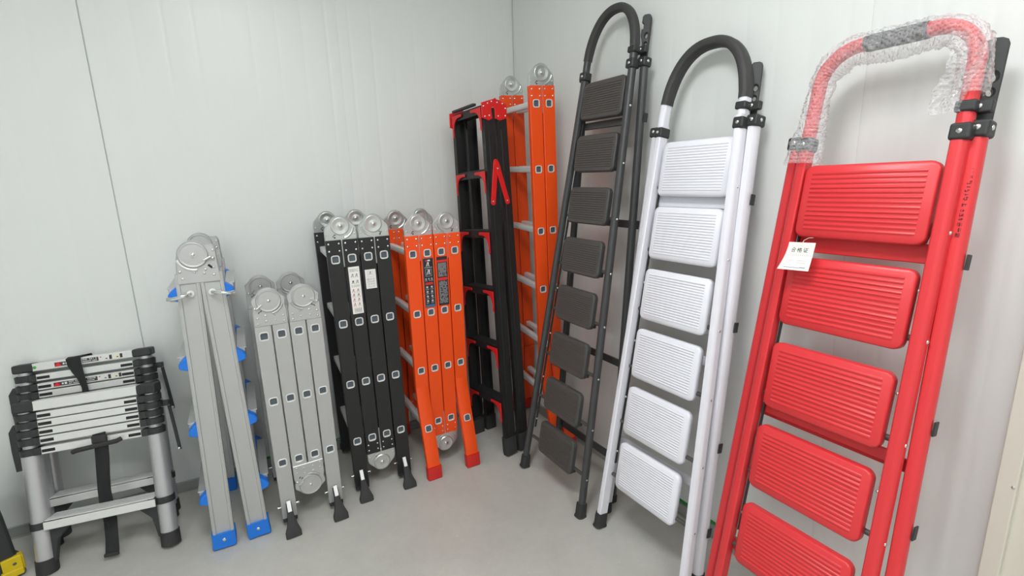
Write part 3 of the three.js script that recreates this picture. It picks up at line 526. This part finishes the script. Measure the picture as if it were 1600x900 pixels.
  for (const v of o.pins) {
    const y0 = v - .032, sh = o.stepH, sw = o.stepW, dz = o.stepD;
    const sg = new THREE.Group(); sg.name = 'step'; t.add(sg);
    part('tread', plate(rect(cu - sw / 2, y0, cu + sw / 2, y0 + sh, o.stepR, 5), .024, dz, { bevel: .004, crease: .9 }), o.stepMat, sg);
    const rb = [], nR = o.ribs, x0 = cu - sw / 2 + .022, x1 = cu + sw / 2 - .022, yb = y0 + .018, yt = y0 + sh - .016, pitch = (yt - yb) / nR;
    if (o.ribStyle === 'bar') for (let k = 0; k < nR; k++) rb.push(sweep(circle(pitch * .34, 8, .62), [[x0, yb + (k + .5) * pitch, dz - .0006], [x0 + .004, yb + (k + .5) * pitch, dz + .0002], [x1 - .004, yb + (k + .5) * pitch, dz + .0002], [x1, yb + (k + .5) * pitch, dz - .0006]], [0, 1, 0], { crease: 1 }));
    else for (let k = 0; k < nR; k++) rb.push(rbox(x1 - x0 + .012, pitch * .5, .0036, cu, yb + (k + .5) * pitch, dz + .0004, .0009));
    if (o.matMat) { part('tread_mat', plate(rect(cu - sw / 2 + .005, y0 + .005, cu + sw / 2 - .005, y0 + sh - .005, o.stepR * .8, 4), .002, dz + .0016, { bevel: .0006 }), o.matMat, sg); rb.forEach(g => g.translate(0, 0, .0014)); }
    part('tread_ribs', rb, o.matMat ?? o.stepMat, sg);
    part('step_back', rbox(sw - .016, .02, .02, cu, y0 + .016, dz - .03, .004), o.stepMat, sg);
    part('pivot_rod', cyl(.0075, .0075, F[1](v) + F[-1](v) - a, (F[1](v) - F[-1](v)) / 2, v, -.013, 'x', 14), M.steelDark, sg);
  }
  for (const v of o.cross) part('cross_bar', rbox(Rr[1](v) + Rr[-1](v), .032, .012, (Rr[1](v) - Rr[-1](v)) / 2, v, d2(v) - b / 2 - .003, .003), o.crossMat ?? o.rail, t);
  for (const [v, hgt] of o.frontCross ?? []) part('front_cross_bar', rbox(F[1](v) + F[-1](v) - a, hgt, .012, (F[1](v) - F[-1](v)) / 2, v, -.03, .003), o.rail, t);
  for (const v of o.tabs ?? []) part('cross_tab', rbox(.004, .034, .02, Rr[1](v) + a / 2 + .004, v, d2(v) - .008, .0015), M.plastic, t);
  // hand rail
  const arch = o.arch(F[-1](o.gripV0), F[1](o.gripV0));
  const g0 = Math.floor(arch.length * o.gripFrom), g1 = Math.ceil(arch.length * o.gripTo);
  part('hand_rail', sweep(o.round ? circle(b / 2, 14, a / b) : roundRect(b, a, a * .42, 4), arch.map(p => [p[0], p[1], 0]), [0, 0, 1], { crease: .9 }), o.rail, t);
  part('hand_grip', sweep(roundRect(2 * o.gripD, 2 * o.gripR, o.gripR * .85, 5), arch.slice(g0, g1).map(p => [p[0], p[1], 0]), [0, 0, 1], { crease: .9, scale: q => { const k = q < .03 || q > .97 ? .96 : 1; return [k, k]; } }), o.gripMat, t);
  return { t, F, Rr, arch, d2 };
}
const ellipseArch = (v0, top, pw = 2.25) => (xl, xr) => { const o = [], x = (xl + xr) / 2, m = (xr - xl) / 2; for (let i = 0; i <= 40; i++) { const a = Math.PI - Math.PI * i / 40, c = Math.cos(a), s = Math.sin(a); o.push([m + Math.sign(c) * Math.pow(Math.abs(c), 2 / pw) * x, v0 + Math.pow(Math.abs(s), 2 / pw) * (top - v0)]); } return o; };
const pinsOf = (v0, p, n) => Array.from({ length: n }, (_, i) => v0 - i * p);
stepStool('tall charcoal black household step ladder with eight dark treads and a rounded grip rail', {
  ox: -.395, oz: .936, lean: -.156, turn: -1.542, tilt: -.014, fL: [.232, .048], fR: [.215, .038], rL: [.211, .015], rR: [.211, .02], ra: .031, rb: .033, round: true, d0: -.032, open: .15, clampV: 1.885, gripV0: 1.895, leverTop: 2.065, leverX: -.014,
  pitch: .22, pins: pinsOf(1.713, .22, 8), stepH: .156, stepW: .256, stepD: .013, stepR: .024, ribs: 13, ribStyle: 'flat', stepMat: M.charcoal, matMat: M.mat, cross: [.22, .66, 1.26], tabs: [1.26, 1.675], frontCross: [[1.665, .03]], crossMat: M.charcoalRail, rearFoot: -.022,
  rail: M.charcoalRail, gripR: .0165, gripD: .0195, gripMat: M.grip, arch: ellipseArch(1.895, 2.113, 2.2), gripFrom: .06, gripTo: .97 });
const whiteStool = stepStool('white household step ladder with six ribbed white treads and a black foam arch grip', {
  ox: -.35, oz: 1.431, lean: -.158, turn: -1.534, tilt: -.004, fL: [.19, .018], fR: [.236, .047], rL: [.245, .025], rR: [.228, .023], ra: .028, rb: .042, d0: -.024, open: .056, clampV: 1.605, gripV0: 1.615, leverTop: 1.785, leverX: -.018,
  pitch: .231, pins: pinsOf(1.394, .231, 6), stepH: .192, stepW: .29, stepD: .008, stepU: .008, stepR: .022, ribs: 17, ribStyle: 'bar', stepMat: M.white, cross: [.35, .8, 1.2], tabs: [.53, .947, 1.359, .22], frontCross: [[1.345, .04]], rearFoot: 0,
  rail: M.white, gripR: .0165, gripD: .0245, gripMat: M.grip, arch: ellipseArch(1.615, 1.87, 2.35), gripFrom: .09, gripTo: .94 });
const redArch = (xl, xr) => { const o = [], v0 = 1.5, top = 1.742, r = .085; o.push([-xl, v0]); for (let i = 1; i < 6; i++) o.push([-xl + .004 * i / 6, v0 + (top - r - v0) * i / 6]); const xt = xl - .004, xs = xr - .004;
  for (const p of arc(-xt + r, top - r, r, 180, 90, 10)) o.push(p); for (let i = 1; i < 14; i++) o.push([(-xt + r) + (xt + xs - 2 * r) * i / 14, top]); for (const p of arc(xs - r, top - r, r, 90, 0, 10)) o.push(p); for (let i = 5; i >= 0; i--) o.push([xr - .004 * i / 6, v0 + (top - r - v0) * i / 6]); return o; };
const redStool = stepStool('red household step ladder with ribbed red treads and a plastic-wrapped hand rail', {
  ox: -.391, oz: 1.994, lean: -.165, turn: -1.567, tilt: .003, fL: [.184, .017], fR: [.191, .0146], rL: [.237, .026], rR: [.228, .025], ra: .029, rb: .036, d0: -.022, open: .02, clampV: 1.52, gripV0: 1.5, leverTop: 1.705, leverX: .002, leverW: 1.05, leverTilt: .02,
  pitch: .241, pins: pinsOf(1.293, .241, 5), stepH: .188, stepW: .294, stepD: .013, stepU: .003, stepR: .022, ribs: 13, ribStyle: 'bar', stepMat: M.red, cross: [.3, .75], tabs: [1.235, .86, .61], frontCross: [[1.245, .045], [.765, .03], [.3, .03]], rearFoot: 0,
  rail: M.red, gripR: .0175, gripD: .021, gripMat: M.grip, arch: redArch, gripFrom: .38, gripTo: .63 });

// printed lettering down the rear rail of the red ladder: worn black strokes
{
  const c = document.createElement('canvas'); c.width = 64; c.height = 512; const g = c.getContext('2d'); g.clearRect(0, 0, 64, 512);
  g.fillStyle = '#57161a'; let y = 10; while (y < 490) { const h = 8 + rnd() * 26; for (let k = 0; k < 4; k++) { g.fillRect(8 + rnd() * 30, y + rnd() * h * .8, 4 + rnd() * 18, 2 + rnd() * 3); g.fillRect(8 + rnd() * 44, y, 2 + rnd() * 2, h * .8); } y += h + 4 + rnd() * 14; }
  const tx = new THREE.CanvasTexture(c); tx.colorSpace = THREE.SRGBColorSpace;
  part('printed_text', new THREE.PlaneGeometry(.012, .15).translate(redStool.Rr[1](1.36) + .002, 1.36, redStool.d2(1.36) + .0185), std({ map: tx, transparent: true, alphaTest: .3, roughness: .5 }), redStool.t);
}

// bubble wrap over the red hand rail
{
  const o = new THREE.Group(); o.name = numbered('bubble_wrap'); o.position.copy(redStool.t.position); o.rotation.copy(redStool.t.rotation); scene.add(o);
  tag(o, 'clear crinkled bubble wrap bundled around the hand rail of the red step ladder', 'bubble wrap');
  const bub = noiseTex(128, (x, y) => { const r = y >> 4, u = ((x + (r & 1 ? 8 : 0)) & 15) - 7.5, v = (y & 15) - 7.5; return 40 + 190 * Math.max(0, 1 - (u * u + v * v) / 46); }, false, [2.4, 2.4]);
  const mat = new THREE.MeshPhysicalMaterial({ color: 0xffffff, transmission: .78, thickness: 0, roughness: .16, ior: 1.35, bumpMap: bub, bumpScale: .004, side: THREE.DoubleSide, specularIntensity: 1 });
  const full = redStool.arch, P = [[-redStool.F[-1](1.455), 1.455], ...full.slice(0, full.length - 3)];
  const pos = [], uv = [], idx = [], N = 44, cr = valueNoise(512, 17), cr2 = valueNoise(512, 61), cr3 = valueNoise(512, 128);
  const pts = []; for (let i = 0; i < P.length - 1; i++) { const m = i < 7 ? 10 : 5; for (let k = 0; k < m; k++) pts.push([P[i][0] + (P[i + 1][0] - P[i][0]) * k / m, P[i][1] + (P[i + 1][1] - P[i][1]) * k / m]); }
  let len = 0;
  pts.forEach((p, i) => {
    const q = pts[Math.min(i + 2, pts.length - 1)], pq = pts[Math.max(i - 2, 0)], tx = q[0] - pq[0], ty = q[1] - pq[1], l = Math.hypot(tx, ty) || 1, nx = -ty / l, ny = tx / l;   // outwards
    if (i) len += Math.hypot(p[0] - pts[i - 1][0], p[1] - pts[i - 1][1]);
    const f = i / (pts.length - 1), low = Math.max(0, 1 - f / .3), hi = Math.max(0, (f - .8) / .2), mid = Math.exp(-Math.pow((f - .62) / .2, 2)), c1 = Math.exp(-Math.pow((f - .38) / .08, 2));
    for (let j = 0; j <= N; j++) {
      const a = j / N * Math.PI * 2, inw = Math.pow(Math.max(0, -Math.cos(a)), 1.5), outw = Math.pow(Math.max(0, Math.cos(a)), 2), jj = j % N;
      const w = (cr((i * 4) % 512, jj * 11) - .5) * .011 + (cr2((i * 5) % 512, (jj * 12) % 512) - .5) * .007 + (cr3((i * 9) % 512, (jj * 13) % 512) - .5) * .004;
      const r = .0235 + w * .9 + inw * (.006 + .022 * mid + .014 * c1 + .012 * low) + outw * (.03 * low * low + .004 * hi);
      pos.push(p[0] + nx * Math.cos(a) * r, p[1] + ny * Math.cos(a) * r, Math.sin(a) * (r * .9 + .006)); uv.push(j / N * .16 * 6, len * 6);
      if (i && j) { const b = (N + 1), k = i * b + j; idx.push(k - b - 1, k - b, k - 1, k - 1, k - b, k); }
    }
  });
  const g = new THREE.BufferGeometry(); g.setAttribute('position', new THREE.Float32BufferAttribute(pos, 3)); g.setAttribute('uv', new THREE.Float32BufferAttribute(uv, 2)); g.setIndex(idx); g.computeVertexNormals();
  part('wrapped_film', g, mat, o);
  // loose flap hanging inside the right side
  const fp = [], fu = [], fi = [], A = 18, B = 40;
  for (let i = 0; i <= B; i++) for (let j = 0; j <= A; j++) {
    const f = i / B, h = j / A, y = 1.715 - f * .17, x = .112 + .012 * Math.sin(f * 5) + .008 * f + h * (.062 - .006 * f), z = .022 + Math.sin(h * 7 + f * 3) * .008 + (cr((i * 12) % 512, j * 25) - .5) * .016 + (cr2((i * 12) % 512, j * 25) - .5) * .008;
    fp.push(x, y, z); fu.push(h * .4, f * 1.05); if (i && j) { const k = i * (A + 1) + j; fi.push(k - A - 2, k - A - 1, k - 1, k - 1, k - A - 1, k); }
  }
  const fg = new THREE.BufferGeometry(); fg.setAttribute('position', new THREE.Float32BufferAttribute(fp, 3)); fg.setAttribute('uv', new THREE.Float32BufferAttribute(fu, 2)); fg.setIndex(fi); fg.computeVertexNormals();
  part('loose_flap', fg, mat, o);
}

// paper tag hanging at the first tread of the red ladder
{
  const o = new THREE.Group(); o.name = numbered('hang_tag'); o.position.copy(redStool.t.position); o.rotation.copy(redStool.t.rotation); scene.add(o);
  tag(o, 'white paper tag with printed characters hanging below the top red tread', 'tag');
  const mat = canvasMat(360, 400, (g, w, h) => {
    g.fillStyle = '#f4f1e9'; g.fillRect(0, 0, w, h); g.strokeStyle = '#3a3a38'; g.lineCap = 'round'; g.lineWidth = 6.5;
    const S = (x, y, list, k = .62) => { for (const l of list) { g.beginPath(); l.forEach(([a, b], i) => i ? g.lineTo(x + a * k, y + b * k) : g.moveTo(x + a * k, y + b * k)); g.stroke(); } };
    S(60, 78, [[[50, 0], [4, 46]], [[50, 0], [98, 44]], [[30, 44], [70, 44]], [[24, 60], [24, 98]], [[24, 60], [76, 60], [76, 98]], [[24, 94], [76, 94]]]);                              // 合
    S(140, 78, [[[2, 28], [42, 28]], [[22, 0], [22, 100]], [[22, 32], [2, 66]], [[22, 34], [40, 54]], [[62, 0], [44, 34]], [[56, 14], [88, 14], [46, 62]], [[58, 26], [98, 58]], [[54, 64], [54, 100]], [[54, 64], [90, 64], [90, 100]], [[54, 95], [90, 95]]]);   // 格
    S(220, 78, [[[14, 2], [24, 14]], [[4, 34], [22, 34], [22, 84], [36, 72]], [[40, 10], [98, 10]], [[68, 10], [68, 90]], [[68, 48], [94, 48]], [[48, 40], [48, 90]], [[34, 92], [100, 92]]]); // 证
    g.fillStyle = '#c9b7ad'; for (let x = 40; x < 330; x += 26) { g.fillRect(x, 182, 14, 3); g.fillRect(x + 5, 176, 3, 16); g.fillRect(x, 190, 14, 2); }
    g.strokeStyle = '#bbb'; g.lineWidth = 2; g.beginPath(); g.arc(172, 44, 8, 0, 7); g.stroke();
    g.fillStyle = '#aaa9a4'; for (const [y, a, b] of [[258, 40, 130], [258, 180, 290], [290, 40, 130], [290, 175, 300], [322, 36, 130]]) for (let x = a; x < b; x += 9) g.fillRect(x, y, 6, 7);
    g.fillStyle = '#8f98a4'; g.fillRect(60, 358, 190, 10); g.fillStyle = '#555'; for (let x = 250; x < 310; x += 7) g.fillRect(x, 352, 5, 14);
  }, .75);
  const nx = 4, ny = 12, fp = [], fu = [], fi = [];
  for (let i = 0; i <= ny; i++) for (let j = 0; j <= nx; j++) { const f = i / ny, h = j / nx, c = f * f; fp.push(-.1285 + h * .0685 - .005 * c * (1 - h) - f * .006, 1.243 + h * .003 - f * .074, .0505 - .004 * f + c * .016 * (1.25 - h)); fu.push(h, 1 - f); if (i && j) { const k = i * (nx + 1) + j; fi.push(k - nx - 2, k - 1, k - nx - 1, k - 1, k, k - nx - 1); } }
  const g = new THREE.BufferGeometry(); g.setAttribute('position', new THREE.Float32BufferAttribute(fp, 3)); g.setAttribute('uv', new THREE.Float32BufferAttribute(fu, 2)); g.setIndex(fi); g.computeVertexNormals();
  mat.side = THREE.DoubleSide; part('tag_card', g, mat, o);
  part('tag_string', sweep(circle(.0006, 5), [[-.094, 1.238, .0515], [-.092, 1.25, .049], [-.088, 1.258, .036], [-.087, 1.26, .018]], [1, 0, 0]), M.paper, o);
}

// ------------------------------------------------------------------ black case at the left edge
{
  const t = thing('tool_case', 'black case with yellow latches cut off by the left edge of the picture', 'case', [-2.571, 0, .28], [0, .4, 0]);
  part('case_body', sweep(roundRect(.32, .2, .02, 4), [[0, .004, 0], [0, .02, 0], [0, .25, 0], [0, .27, 0]], [1, 0, 0], { scale: q => [1 - .2 * q, 1 - .06 * q] }), M.plastic, t);
  part('case_lid', [rbox(.25, .05, .185, 0, .298, 0, .012)], M.plastic, t);
  for (const x of [.128, -.128]) { const l = part('latch', [rbox(.056, .078, .018, x, .05, .098, .004), rbox(.06, .028, .024, x - .004, .026, .1, .004), rbox(.018, .06, .03, x + Math.sign(x) * .024, .056, .088, .004)], M.yellow, t); part('latch_pin', dome(.006, x + .006, .062, .1065, 'z', .6), M.steelDark, l); }
  part('lid_latch', [rbox(.05, .04, .016, .1, .262, .09, .004)], M.yellow, t);
  part('handle', sweep(circle(.01, 10), [[-.08, .32, 0], [-.07, .36, 0], [.07, .36, 0], [.08, .32, 0]], [0, 0, 1]), M.yellow, t);
}

renderer.render(scene, camera);
